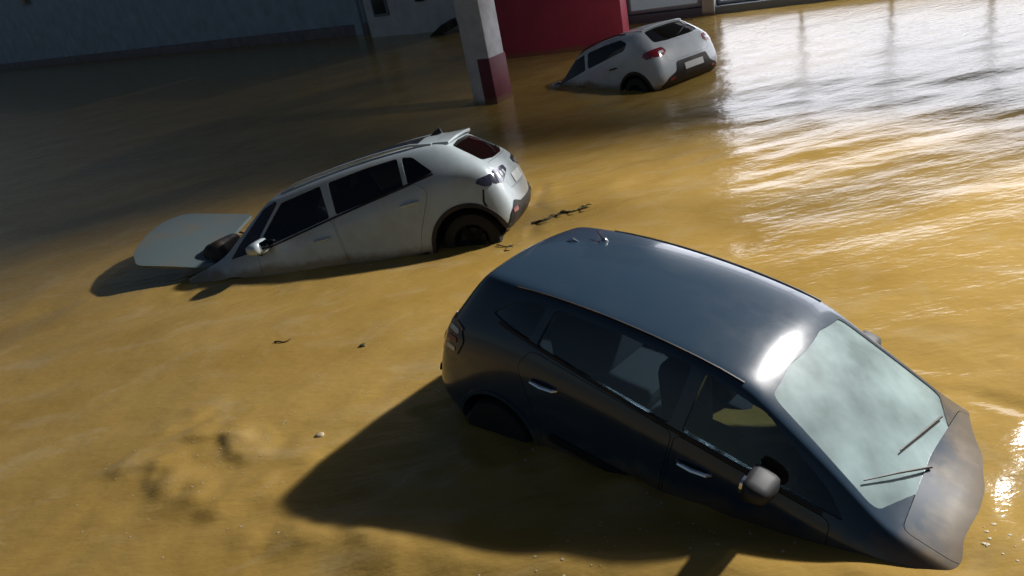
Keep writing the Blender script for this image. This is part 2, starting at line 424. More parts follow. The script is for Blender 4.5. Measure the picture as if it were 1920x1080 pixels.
# ------------------------------------------------------------------ silver crossover
def silver_car():
    root = empty('silver_car')
    tab = [(2.40, .72, .66, .68, .76, .60), (2.28, .82, .78, .77, .86, .68), (1.90, .885, .88, .84, .94, .74), (1.50, .895, .92, .86, 1.00, .77),
           (1.30, .895, .94, .86, 1.13, .735), (.80, .895, .985, .86, 1.45, .66), (.60, .895, 1.005, .86, 1.515, .645), (-.3, .895, 1.075, .86, 1.56, .635), (-.95, .895, 1.12, .86, 1.54, .625)]
    rings = stations(tab)
    rings.append([(-1.40, .84, .20), (-1.45, .89, .32), (-1.48, .90, .52), (-1.48, .89, 1.02), (-1.42, .855, 1.15), (-1.36, .70, 1.43), (-1.34, .61, 1.505)])
    rings.append([(-1.78, .82, .26), (-1.86, .87, .38), (-1.88, .885, .56), (-1.86, .87, 1.00), (-1.76, .83, 1.13), (-1.56, .66, 1.39), (-1.48, .585, 1.47)])
    rings.append([(-1.92, .72, .32), (-2.02, .79, .42), (-2.04, .81, .58), (-1.98, .80, .98), (-1.90, .74, 1.11), (-1.62, .60, 1.37), (-1.53, .55, 1.45)])
    crown = [.03, .04, .05, .05, .06, .06, .06, .06, .06, .05, .04, .03]
    car = Car(root, M['silver'], rings, crown, [.04, .08, .10, .06, .05, .05, .04], .12)
    G = M['glass']
    fw_ = rounded([(.95, .985), (.88, 1.12), (.55, 1.415), (.02, 1.455), (-.01, 1.085)], .03)
    rw_ = rounded([(-.10, 1.095), (-.085, 1.46), (-.55, 1.475), (-.96, 1.465), (-.97, 1.155)], .03)
    qw_ = rounded([(-1.02, 1.165), (-1.01, 1.46), (-1.14, 1.425), (-1.34, 1.205)], .035)
    fd_ = rounded([(.98, .40), (1.02, .70), (1.0, .955), (-.03, 1.065), (-.06, .40)], .05)
    rd_ = rounded([(-.075, .40), (-.045, 1.068), (-1.12, 1.150), (-1.23, 1.02), (-.98, .58), (-.93, .40)], .06)
    arx, arz, ar = -1.50, .33, .41
    for ax in 'LR':
        fd = car.panel('door', fd_, ax, M['silver'], 0, -.02, recess=.03, stage=1); fd2 = car.panel('door', rd_, ax, M['silver'], 0, -.02, recess=.03, stage=2)
        handle(fd, car, ax, .16, .875, M['silver']); handle(fd2, car, ax, -.98, .955, M['silver'])
        car.panel('window', fw_, ax, G, -.010, -.014, fd, 0, .085); car.panel('window', rw_, ax, G, -.010, -.014, fd2, 0, .085)
        car.panel('quarter_window', qw_, ax, G, -.010, -.014, None, 0, .085)
        # dark pillar cover between the doors, window trim line
        car.panel('pillar_trim', [(-.022, 1.09), (-.088, 1.10), (-.075, 1.45), (-.008, 1.445)], ax, M['silver' if ax == 'L' else 'plastic'], .002, -.01, None, 0)
        car.panel('belt_moulding', [(.93, .955), (.93, .978), (-.05, 1.08), (-1.33, 1.198), (-1.34, 1.175), (-.05, 1.058)], ax, M['plastic'], .006, -.01, None, 0)
        car.panel('sill_cladding', rounded([(.92, .24), (.92, .385), (-1.00, .385), (-1.04, .24)], .02), ax, M['plastic'], .012, -.01, None, 0)
        for wx in (1.48, arx):
            arch_trim(root, car, wx, arz, ar, ax)
            make_wheel(root, wx, .73 if ax == 'L' else -.73, .33, .335)
        # roof rail
        sg = 1 if ax == 'L' else -1
        car.panel('pillar_cover', rounded([(1.36, .975), (1.22, 1.10), (.80, 1.40), (.62, 1.45), (.60, 1.42), (.92, 1.12), (.985, .985)], .02), ax, M['black_roof'], .004, -.01, None, 0)
        pts = []
        for k in range(9):
            x = .55 - k * .24; h, n = car.hit('T', x, .60 * sg); pts.append(h + Vector((0, 0, (.0 if k in (0, 8) else .028))))
        tube('roof_rail', pts, .016, M['silver'], root)
        tl = rounded([(sg * .84, .98), (sg * .80, .87), (sg * .66, .85), (sg * .30, .94), (sg * .30, 1.00), (sg * .66, 1.02)], .02)
        tlo = car.panel('tail_light', tl, 'B', M['lampdark'], .008, -.02, None, 0, .03, stage=5)
        for q in range(3):
            cy = sg * (.46 + q * .11)
            car.panel('lamp_element', rounded([(cy - .035, .915 - q * .004), (cy + .035, .912 - q * .004), (cy + .035, .965), (cy - .035, .965)], .012), 'B', M['lampclear'], .012, .002, tlo, 0)
        side = rounded([(-1.80, .985), (-1.76, .945), (-1.85, .88), (-1.93, .87), (-1.93, .99)], .02)
        car.panel('tail_light_wing', side, ax, M['lampdark'], .008, -.01, tlo, 0)
        make_mirror(root, .90, sg * 1.00, 1.03, M['silver'])
        # bumper seam at the wing
        car.panel('bumper_seam', [(-1.815, .86), (-1.835, .86), (-1.80, .73), (-1.83, .60), (-1.80, .60), (-1.775, .73)], ax, M['plastic'], .003, -.01, None, 0)
        hl = rounded([(sg * .42, .70), (sg * .70, .68), (sg * .72, .78), (sg * .50, .80)], .02)
        car.panel('headlight', hl, 'F', M['lampclear'], .004, -.02, None, 0, .03)
    ws = rounded([(.66, 1.085), (.57, 1.435), (.25, 1.49), (-.25, 1.49), (-.57, 1.435), (-.66, 1.085), (-.3, 1.065), (.3, 1.065)], .04)
    car.panel('windscreen', ws, 'F', G, -.008, -.012, None, 0, .085)
    rwn = rounded([(.57, 1.40), (.62, 1.15), (.3, 1.115), (-.3, 1.115), (-.62, 1.15), (-.57, 1.40), (-.25, 1.435), (.25, 1.435)], .04)
    rwp = car.panel('rear_window', rwn, 'B', G, -.008, -.012, None, 0, .085)
    car.panel('wiper', [(.02, 1.14), (.04, 1.13), (-.30, 1.26), (-.31, 1.275)], 'B', M['plastic'], .02, .004, rwp, 0)
    car.panel('tailgate', rounded([(.60, .99), (.52, .74), (-.52, .74), (-.60, .99), (-.62, 1.10), (.62, 1.10)], .04), 'B', M['silver'], .0, -.02, None, .004, .03, stage=3)
    car.panel('number_plate', rounded([(.26, .76), (.26, .87), (-.26, .87), (-.26, .76)], .01), 'B', M['plate'], .012, .001, None, 0)
    car.panel('rear_bumper_cladding', rounded([(.80, .36), (.78, .52), (.62, .62), (.40, .56), (-.40, .56), (-.62, .62), (-.78, .52), (-.80, .36)], .03), 'B', M['plastic'], .012, -.01, None, 0)
    for sg in (1, -1):
        car.panel('reflector', rounded([(sg * .60, .50), (sg * .74, .50), (sg * .74, .54), (sg * .60, .55)], .01), 'B', M['red'], .02, .004, None, 0)
    # roof: gloss black centre
    car.panel('roof_panel', rounded([(.58, .575), (-.5, .585), (-1.20, .56), (-1.20, -.56), (-.5, -.585), (.58, -.575)], .06), 'T', M['black_roof'], .003, -.01, None, 0, step=.08)
    # spoiler over the rear window
    bm = bmesh.new(); A = []
    for k in range(13):
        y = -.60 + k * .1; e = 1 - (abs(y) / .60) ** 4
        h, n = car.hit('T', -1.40, max(-.55, min(.55, y)))
        A.append([bm.verts.new((h.x, y, h.z + .003)), bm.verts.new((-1.56 - .09 * e, y * .985, 1.455 + .045 * e)), bm.verts.new((-1.56 - .085 * e, y * .985, 1.435 + .035 * e)), bm.verts.new((-1.42, y, h.z - .05))])
    for a, b in zip(A, A[1:]):
        for u in range(4): bm.faces.new((a[u], b[u], b[(u + 1) % 4], a[(u + 1) % 4]))
    bm.faces.new(A[0]); bm.faces.new(A[-1][::-1])
    link('spoiler', finish(bm), M['silver'], root)
    fin = bmesh.new()
    h, _ = car.hit('T', -1.28, 0)
    f0 = [(-.10, 0), (.07, 0), (-.03, .055), (-.09, .07)]
    L = [fin.verts.new((h.x + a, .022 if b == 0 else .008, h.z + b - .004)) for a, b in f0]; Rr = [fin.verts.new((h.x + a, -.022 if b == 0 else -.008, h.z + b - .004)) for a, b in f0]
    fin.faces.new(L); fin.faces.new(Rr[::-1])
    for u in range(4): fin.faces.new((L[u], L[(u + 1) % 4], Rr[(u + 1) % 4], Rr[u]))
    link('antenna', finish(fin), M['plastic'], root)
    # bonnet, sprung open and lifted at the front by the flood
    bon = rounded([(1.58, .72), (1.9, .72), (2.20, .64), (2.30, .0), (2.20, -.64), (1.9, -.72), (1.58, -.72), (1.56, 0)], .05)
    car.recess(bon, 'T', .05, 4)
    bm = car.slab(rounded([(1.58, .74), (2.14, .72), (2.24, .45), (2.27, 0), (2.24, -.45), (2.14, -.72), (1.58, -.74)], .07, 5), 'T', .0, -.035, .05)
    hx, hz = 1.57, 1.0
    bm.transform(Matrix.Translation((hx, 0, hz)) @ Matrix.Translation((.14, .7, -.04)) @ Matrix.Rotation(rad(-15), 4, 'X') @ Matrix.Translation((0, -.7, 0)) @ Matrix.Rotation(rad(-BONNET), 4, 'Y') @ Matrix.Scale(1.65, 4, (1, 0, 0)) @ Matrix.Translation((-hx, 0, -hz)))
    bo = link('bonnet', finish(bm), M['shaded_silver'], root)
    ab = bmesh.new(); box_bm(ab, Vector((1.70, .32, 1.02)), (.34, .52, .40), Matrix.Rotation(rad(8), 3, 'Y'), .09); link('air_box', finish(ab, 60), M['plastic'], root)
    tw = Matrix.Translation((hx, 0, hz)) @ Matrix.Translation((.14, .7, -.04)) @ Matrix.Rotation(rad(-15), 4, 'X') @ Matrix.Translation((0, -.7, 0)) @ Matrix.Rotation(rad(-BONNET), 4, 'Y') @ Matrix.Scale(1.65, 4, (1, 0, 0)) @ Matrix.Translation((-hx, 0, -hz))
    bm = car.slab(rounded([(1.66, .56), (2.06, .48), (2.14, 0), (2.06, -.48), (1.66, -.56)], .08), 'T', -.036, -.055, .06)
    bm.transform(tw); link('inner_frame', finish(bm), M['plastic'], bo)
    for yy in (.62, -.62): tube('hinge', [(1.50, yy, .93), (1.72, yy, 1.0), (1.98, yy, 1.02 + (.15 if yy < 0 else 0))], .014, M['plastic'], bo, 6)
    car.panel('engine_bay', shrink(bon, .01), 'T', M['engine'], -.046, -.049, None, 0)
    car.panel('scuttle', rounded([(1.40, .70), (1.58, .70), (1.56, 0), (1.58, -.70), (1.40, -.70), (1.44, 0)], .02), 'T', M['plastic'], .004, -.01, None, 0)
    car.panel('grille', rounded([(.40, .46), (.40, .66), (-.40, .66), (-.40, .46)], .03), 'F', M['plastic'], .006, -.01, None, 0)
    car.cabin(-1.62, 1.42, .62); car.seats(.30, -.62, .66, .36)
    car.arch(1.48, arz, ar); car.arch(arx, arz, ar)
    car.build()
    return root
BONNET = 27

# ------------------------------------------------------------------ white hatchback
def white_car():
    root = empty('white_car')
    tab = [(1.98, .70, .64, .66, .74, .58), (1.85, .79, .74, .74, .83, .66), (1.40, .855, .88, .80, .94, .72), (1.0, .865, .92, .82, 1.0, .74),
           (.80, .865, .945, .82, 1.12, .70), (.36, .865, .985, .82, 1.40, .63), (.20, .865, 1.0, .82, 1.455, .615), (-.3, .865, 1.03, .82, 1.49, .605), (-.90, .865, 1.06, .82, 1.475, .595)]
    rings = stations(tab)
    rings.append([(-1.35, .81, .20), (-1.40, .86, .32), (-1.42, .87, .52), (-1.42, .86, .98), (-1.38, .815, 1.10), (-1.34, .66, 1.37), (-1.32, .58, 1.44)])
    rings.append([(-1.74, .79, .26), (-1.82, .84, .36), (-1.84, .855, .54), (-1.80, .84, .96), (-1.72, .79, 1.09), (-1.56, .63, 1.34), (-1.48, .56, 1.415)])
    rings.append([(-1.90, .70, .30), (-1.99, .77, .40), (-2.01, .79, .56), (-1.95, .77, .94), (-1.87, .71, 1.07), (-1.63, .57, 1.32), (-1.54, .52, 1.395)])
    car = Car(root, M['white'], rings, [.03, .04, .05, .05, .06, .06, .06, .06, .06, .05, .04, .03], [.04, .08, .10, .07, .06, .05, .04], .12)
    G = M['glass']
    fw_ = rounded([(.92, 1.0), (.80, 1.10), (.42, 1.355), (.02, 1.395), (-.01, 1.09)], .03)
    rw_ = rounded([(-.09, 1.095), (-.075, 1.40), (-.55, 1.41), (-1.08, 1.39), (-1.28, 1.28), (-1.22, 1.17)], .05)
    fd_ = rounded([(.95, .40), (1.0, .70), (.97, .93), (-.03, 1.02), (-.06, .40)], .05)
    rd_ = rounded([(-.075, .40), (-.045, 1.022), (-1.02, 1.095), (-1.14, .98), (-.90, .58), (-.85, .40)], .06)
    for ax in 'LR':
        sg = 1 if ax == 'L' else -1
        fd = car.panel('door', fd_, ax, M['white'], 0, -.02, recess=.03, stage=1); fd2 = car.panel('door', rd_, ax, M['white'], 0, -.02, recess=.03, stage=2)
        handle(fd, car, ax, .14, .85, M['white']); handle(fd2, car, ax, -.88, .92, M['plastic'])
        car.panel('window', fw_, ax, G, -.010, -.014, fd, 0, .085); car.panel('window', rw_, ax, G, -.010, -.014, fd2, 0, .085)
        car.panel('sill_cladding', rounded([(.86, .24), (.86, .36), (-.84, .36), (-.88, .24)], .02), ax, M['plastic'], .010, -.01, None, 0)
        for wx in (1.27, -1.30):
            arch_trim(root, car, wx, .32, .39, ax, .055); make_wheel(root, wx, sg * .77, .32, .32)
        tl = rounded([(sg * .79, 1.00), (sg * .79, .86), (sg * .60, .84), (sg * .50, .90), (sg * .55, 1.0)], .035)
        tlo = car.panel('tail_light', tl, 'B', M['red'], .010, -.02, None, 0, .03, stage=5)
        car.panel('lamp_element', rounded([(sg * .68, .89), (sg * .68, .935), (sg * .56, .94), (sg * .57, .90)], .012), 'B', M['lampclear'], .016, .002, tlo, 0)
        car.panel('tail_light_wing', rounded([(-1.72, .99), (-1.69, .93), (-1.78, .86), (-1.88, .86), (-1.88, 1.0)], .02), ax, M['red'], .008, -.01, tlo, 0)
        make_mirror(root, .88, sg * .96, 1.0, M['white'])
        car.panel('headlight', rounded([(sg * .42, .66), (sg * .68, .64), (sg * .70, .75), (sg * .50, .77)], .02), 'F', M['lampclear'], .004, -.02, None, 0, .03)
        pts = []
        for k in range(8):
            x = .30 - k * .21; h, n = car.hit('T', x, .565 * sg); pts.append(h + Vector((0, 0, (.0 if k in (0, 7) else .03))))
        tube('roof_rail', pts, .014, M['plastic'], root)
    ws = rounded([(.64, 1.06), (.55, 1.37), (.25, 1.42), (-.25, 1.42), (-.55, 1.37), (-.64, 1.06), (-.3, 1.04), (.3, 1.04)], .04)
    car.panel('windscreen', ws, 'F', G, -.008, -.012, None, 0, .085)
    rwn = rounded([(.52, 1.365), (.60, 1.115), (.3, 1.085), (-.3, 1.085), (-.60, 1.115), (-.52, 1.365), (-.25, 1.39), (.25, 1.39)], .06)
    rwp = car.panel('rear_window', rwn, 'B', G, -.008, -.012, None, 0, .085)
    car.panel('wiper', [(.02, 1.11), (.04, 1.10), (-.30, 1.20), (-.31, 1.215)], 'B', M['plastic'], .02, .004, rwp, 0)
    car.panel('tailgate', rounded([(.50, .99), (.58, .76), (.52, .70), (-.52, .70), (-.58, .76), (-.50, .99), (-.60, 1.06), (.60, 1.06)], .04), 'B', M['white'], .0, -.02, None, .004, .03, stage=3)
    car.panel('rear_bumper_cladding', rounded([(.76, .30), (.66, .42), (.46, .50), (.40, .665), (-.40, .665), (-.46, .50), (-.66, .42), (-.76, .30)], .04), 'B', M['plastic'], .014, -.01, None, 0)
    car.panel('number_plate', rounded([(.25, .48), (.25, .59), (-.25, .59), (-.25, .48)], .01), 'B', M['plate'], .026, .01, None, 0)
    for sg in (1, -1):
        car.panel('reflector', rounded([(sg * .50, .385), (sg * .62, .375), (sg * .62, .41), (sg * .50, .425)], .01), 'B', M['red'], .022, .004, None, 0)
    bm = bmesh.new(); A = []
    for k in range(11):
        y = -.55 + k * .11; e = 1 - (abs(y) / .55) ** 4
        h, n = car.hit('T', -1.40, max(-.5, min(.5, y)))
        A.append([bm.verts.new((h.x, y, h.z + .003)), bm.verts.new((-1.57 - .05 * e, y * .985, 1.40 + .03 * e)), bm.verts.new((-1.57 - .045 * e, y * .985, 1.38 + .025 * e)), bm.verts.new((-1.43, y, h.z - .05))])
    for a, b in zip(A, A[1:]):
        for u in range(4): bm.faces.new((a[u], b[u], b[(u + 1) % 4], a[(u + 1) % 4]))
    bm.faces.new(A[0]); bm.faces.new(A[-1][::-1])
    link('spoiler', finish(bm), M['white'], root)
    car.panel('bonnet', rounded([(1.06, .68), (1.5, .67), (1.78, .56), (1.84, 0), (1.78, -.56), (1.5, -.67), (1.06, -.68), (1.01, 0)], .05), 'T', M['white'], 0, -.02, None, .004, .03, step=.08, stage=4)
    car.panel('grille', rounded([(.40, .42), (.40, .62), (-.40, .62), (-.40, .42)], .03), 'F', M['plastic'], .006, -.01, None, 0)
    car.cabin(-1.58, .95, .60); car.seats(.02, -.80, .62, .35)
    car.arch(1.27, .32, .39); car.arch(-1.30, .32, .39)
    car.build()
    return root

# ------------------------------------------------------------------ dark hatchback
def dark_car():
    root = empty('dark_blue_car')
    tab = [(2.02, .68, .66, .64, .74, .56), (1.92, .77, .76, .72, .84, .64), (1.62, .835, .88, .78, .945, .69), (1.28, .845, .93, .80, 1.00, .72),
           (1.06, .845, .96, .80, 1.13, .685), (.50, .845, 1.02, .80, 1.405, .64), (.34, .845, 1.04, .80, 1.475, .635), (-.25, .845, 1.10, .80, 1.53, .63), (-.85, .845, 1.15, .80, 1.525, .625)]
    rings = stations(tab, fy=.20, fz=.90)
    rings.append([(-1.30, .79, .20), (-1.35, .84, .32), (-1.37, .85, .52), (-1.37, .84, 1.0), (-1.33, .79, 1.18), (-1.30, .66, 1.43), (-1.28, .61, 1.49)])
    rings.append([(-1.68, .77, .26), (-1.76, .82, .36), (-1.79, .835, .54), (-1.76, .815, .96), (-1.68, .76, 1.13), (-1.60, .63, 1.39), (-1.54, .58, 1.46)])
    rings.append([(-1.84, .66, .30), (-1.93, .74, .40), (-1.95, .76, .56), (-1.90, .73, .94), (-1.82, .67, 1.10), (-1.68, .57, 1.37), (-1.61, .54, 1.44)])
    car = Car(root, M['navy'], rings, [.03, .04, .05, .05, .06, .06, .055, .055, .055, .05, .04, .03], [.04, .08, .10, .07, .06, .05, .04], .12)
    G = M['tint']
    fw_ = rounded([(1.08, .985), (.96, 1.10), (.52, 1.365), (.15, 1.45), (.11, 1.085)], .03)
    rw_ = rounded([(.03, 1.09), (.06, 1.46), (-.45, 1.475), (-.93, 1.46), (-1.00, 1.19)], .04)
    qw_ = rounded([(-1.06, 1.205), (-1.0, 1.45), (-1.20, 1.43), (-1.42, 1.27)], .03)
    fd_ = rounded([(1.0, .40), (1.05, .70), (1.02, .965), (.08, 1.055), (.05, .40)], .05)
    rd_ = rounded([(.035, .40), (.065, 1.058), (-1.02, 1.165), (-1.12, 1.02), (-.88, .58), (-.83, .40)], .06)
    for ax in 'LR':
        sg = 1 if ax == 'L' else -1
        fd = car.panel('door', fd_, ax, M['navy'], 0, -.02, recess=.03, stage=1); fd2 = car.panel('door', rd_, ax, M['navy'], 0, -.02, recess=.03, stage=2)
        handle(fd, car, ax, .24, .90, M['chrome']); handle(fd2, car, ax, -.88, .96, M['chrome'])
        car.panel('window', fw_, ax, G, -.010, -.014, fd, 0, .085); car.panel('window', rw_, ax, G, -.010, -.014, fd2, 0, .085)
        car.panel('quarter_window', qw_, ax, G, -.010, -.014, None, 0, .085)
        car.panel('belt_moulding', [(.97, .972), (.97, .992), (.07, 1.08), (-1.33, 1.245), (-1.34, 1.225), (.07, 1.058)], ax, M['plastic'], .006, -.01, None, 0)
        # rain gutter strip along the roof edge
        pts = []
        for k in range(12):
            x = .36 - k * .15; h, n = car.hit('T', x, .615 * sg); pts.append(h + n * .002)
        tube('roof_strip', pts, .010, M['plastic'], root, 6)
        for wx in (1.38, -1.25):
            arch_trim(root, car, wx, .31, .375, ax, .03, M['navy']); make_wheel(root, wx, sg * .755, .31, .31)
        tl = rounded([(sg * .78, 1.08), (sg * .79, .80), (sg * .58, .78), (sg * .52, .90), (sg * .62, 1.08)], .035)
        tlo = car.panel('tail_light', tl, 'B', M['red'], .010, -.02, None, 0, .03, stage=5)
        car.panel('lamp_element', rounded([(sg * .70, .83), (sg * .70, .90), (sg * .60, .90), (sg * .61, .83)], .015), 'B', M['lampclear'], .016, .002, tlo, 0)
        car.panel('tail_light_wing', rounded([(-1.68, 1.08), (-1.62, .98), (-1.68, .84), (-1.82, .79), (-1.84, 1.06)], .03), ax, M['lampdark'], .010, -.01, tlo, 0)
        for q in range(3):
            z = .86 + q * .07
            car.panel('lamp_element', rounded([(-1.80, z), (-1.70 + q * .01, z + .01), (-1.70 + q * .01, z + .045), (-1.80, z + .035)], .012), ax, M['lampclear'] if q != 1 else M['red'], .016, .004, tlo, 0)
        mi = make_mirror(root, .66, sg * .93, 1.08, M['trim']); mi.scale = (.8, .85, .85)
        car.panel('headlight', rounded([(sg * .42, .68), (sg * .66, .66), (sg * .68, .78), (sg * .50, .80)], .02), 'F', M['lampclear'], .004, -.02, None, 0, .03)
        car.panel('side_moulding', rounded([(.95, .55), (.95, .61), (-.80, .61), (-.80, .55)], .02), ax, M['plastic'], .012, -.01, None, 0)
    ws = rounded([(.67, 1.06), (.56, 1.41), (.25, 1.455), (-.25, 1.455), (-.56, 1.41), (-.67, 1.06), (-.3, 1.035), (.3, 1.035)], .04)
    wsp = car.panel('windscreen', ws, 'F', M['pale_glare'], -.006, -.010, None, 0, .085)
    for a, b in (((.40, 1.06), (-.18, 1.12)), ((-.12, 1.05), (-.58, 1.13))):
        ha, na = car.hit('F', *a); hb, nb = car.hit('F', *b)
        tube('wiper', [ha + na * .015, (ha + hb) / 2 + (na + nb) * .012, hb + nb * .012], [.008, .006, .004], M['plastic'], wsp, 6)
    rwn = rounded([(.50, 1.375), (.58, 1.13), (.3, 1.10), (-.3, 1.10), (-.58, 1.13), (-.50, 1.375), (-.25, 1.40), (.25, 1.40)], .05)
    rwp = car.panel('rear_window', rwn, 'B', M['tint'], -.008, -.012, None, 0, .085)
    car.panel('tailgate', rounded([(.48, 1.05), (.46, .90), (.50, .70), (-.50, .70), (-.46, .90), (-.48, 1.05), (-.56, 1.085), (.56, 1.085)], .04), 'B', M['navy'], .0, -.02, None, .004, .03, stage=3)
    car.panel('number_plate', rounded([(.25, .74), (.25, .85), (-.25, .85), (-.25, .74)], .01), 'B', M['plate'], .012, .001, None, 0)
    for sg in (1, -1):
        car.panel('reflector', rounded([(sg * .52, .48), (sg * .68, .47), (sg * .68, .51), (sg * .52, .53)], .01), 'B', M['red'], .010, -.004, None, 0)
        car.panel('bumper_moulding', rounded([(sg * .30, .56), (sg * .74, .55), (sg * .74, .60), (sg * .30, .62)], .02), 'B', M['plastic'], .014, -.004, None, 0)
    car.panel('bonnet', rounded([(1.33, .66), (1.6, .65), (1.78, .54), (1.84, 0), (1.78, -.54), (1.6, -.65), (1.33, -.66), (1.30, 0)], .05), 'T', M['navy'], 0, -.02, None, .004, .03, step=.08, stage=4)
    car.panel('grille', rounded([(.40, .44), (.40, .66), (-.40, .66), (-.40, .44)], .03), 'F', M['plastic'], .006, -.01, None, 0)
    # aerial and washer nozzle on the rear of the roof
    h, n = car.hit('T', -1.18, .28)
    a = lathe('antenna', [(0, .035), (.012, .033), (.03, .018), (.036, .004)], M['chrome'], root, 18, 'Z'); a.location = h - Vector((0, 0, .002))
    tube('mast', [(0, 0, .02), (-.05, .02, .035), (-.10, .05, .045)], [.008, .006, .004], M['plastic'], a, 6)
    h, n = car.hit('T', -1.38, .16)
    b = tube('roof_clip', [h + Vector((-.04, -.02, .0)), h + Vector((0, 0, .018)), h + Vector((.05, .02, .0))], [.004, .012, .004], M['chrome'], root, 8)
    car.cabin(-1.60, 1.22, .62); car.seats(.22, -.64, .66, .34)
    car.arch(1.38, .31, .375); car.arch(-1.25, .31, .375)
    car.build()
    return root

# ------------------------------------------------------------------ flood water
def ridge(x, y, cx, cy, ang, L, wd, curve=0.0):
    dx, dy = x - cx, y - cy; c, s = math.cos(ang), math.sin(ang)
    a, b = dx * c + dy * s, -dx * s + dy * c
    if abs(a) > L * 2.2: return 0
    b -= curve * a * a
    if abs(b) > wd * 4: return 0
    e = math.exp(-(a / L) ** 2)
    f = math.exp(-(b / wd) ** 2) if b < 0 else math.exp(-(b / (wd * 2.6)) ** 2)
    return e * f
RIDGES = [(-2.42, 5.05, rad(-55), .26, .075, .5, .058), (-2.66, 5.32, rad(-14), .28, .06, -.9, .052), (-2.95, 4.80, rad(-50), .28, .075, .5, .048), (-3.2, 5.04, rad(-8), .26, .06, -.7, .04), (-2.7, 4.55, rad(-30), .34, .08, .4, .03), (-1.9, 4.62, rad(15), .35, .10, .5, .04), (-2.4, 4.35, rad(-5), .4, .10, .4, .045), (-3.0, 5.6, rad(25), .3, .08, .5, .04),
          (-.2, 4.02, rad(-8), .35, .12, .3, .06), (.45, 3.72, rad(-12), .35, .11, .4, .05), (1.1, 3.45, rad(-15), .4, .12, .3, .05), (-.9, 4.05, rad(5), .3, .1, .4, .04), (-1.4, 3.75, rad(-5), .45, .12, .3, .04)]
HULLS = [(-1.65, 9.26, rad(170), 2.05, .90), (3.165, 15.69, rad(122.5), 1.95, .86), (1.0, 4.35, rad(-45.3), 1.9, .84)]
def wave(x, y):
    rip = 0
    for cx, cy, an, hl, hw in HULLS:
        dx, dy = x - cx, y - cy
        if abs(dx) > 3.4 or abs(dy) > 3.4: continue
        a, b = abs(dx * math.cos(an) + dy * math.sin(an)) - hl, abs(-dx * math.sin(an) + dy * math.cos(an)) - hw
        dd = math.hypot(max(a, 0), max(b, 0)) if max(a, b) > 0 else 0
        n_ = noise.noise(Vector((x * 2.1, y * 2.1, 20)))
        rip += .016 * math.exp(-dd / .28) * math.cos(dd * 17 + 3 * n_) * (.6 + .8 * n_)
    return rip + wave0(x, y)
def wave0(x, y):
    d = math.hypot(x, y - 1)
    wx = x + .5 * noise.noise(Vector((x * .5, y * .5, 3)))
    fade = 1 - .65 * max(0, min(1, (y - 11) / 4))
    h = .035 * fade * noise.noise(Vector((wx * .55, y * .9, 0)))
    h += .016 * fade * noise.noise(Vector((wx * 1.3, y * 2.4, 5)))
    right = max(0, min(1, (x + .5) / 3.0)) * max(0, min(1, (y - 6.5) / 2.5))
    near = max(0, min(1, (5.6 - y) / 1.5))
    h += (.004 + .010 * near) * noise.noise(Vector((wx * 3.1, y * 3.8, 9)))
    h += right * (.020 * noise.noise(Vector((wx * 1.1, y * 3.6, 12))) + .009 * noise.noise(Vector((wx * 2.6, y * 7.5, 15))))
    if y < 4.4 and -1.9 < x < 3.5:
        yc = 3.22 - .36 * (x + .2) + .10 * noise.noise(Vector((x * 1.7, 2.2, 7)))
        e = max(0, min(1, (x + 1.9) / .9)) * max(.25, min(1, (2.0 - x) / 1.2)); b_ = (y - yc) / (.30 if y < yc else .24)
        h += e * (.115 + .05 * noise.noise(Vector((x * 2.3, 8.1, 1)))) * math.exp(-b_ * b_)
    if y < 7:
        for cx, cy, an, L, wd, cv, A in RIDGES:
            if abs(x - cx) < 1.2 and abs(y - cy) < 1.2: h += A * ridge(x + .05 * noise.noise(Vector((x * 5, y * 5, 2))), y + .06 * noise.noise(Vector((x * 5, y * 5, 31))), cx, cy, an, L, wd, cv) * (.75 + .7 * noise.noise(Vector((x * 4, y * 4, 40))))
    return h
def axis_pts(lo, hi, step, far_lo, far_hi, g=1.045):
    a = []; x = lo
    while x < hi: a.append(x); x += step
    s = step
    while x < far_hi: a.append(x); s *= g; x += s
    a.append(far_hi)
    b = []; x = lo - step; s = step
    while x > far_lo: b.append(x); s *= g; x -= s
    b.append(far_lo)
    return b[::-1] + a
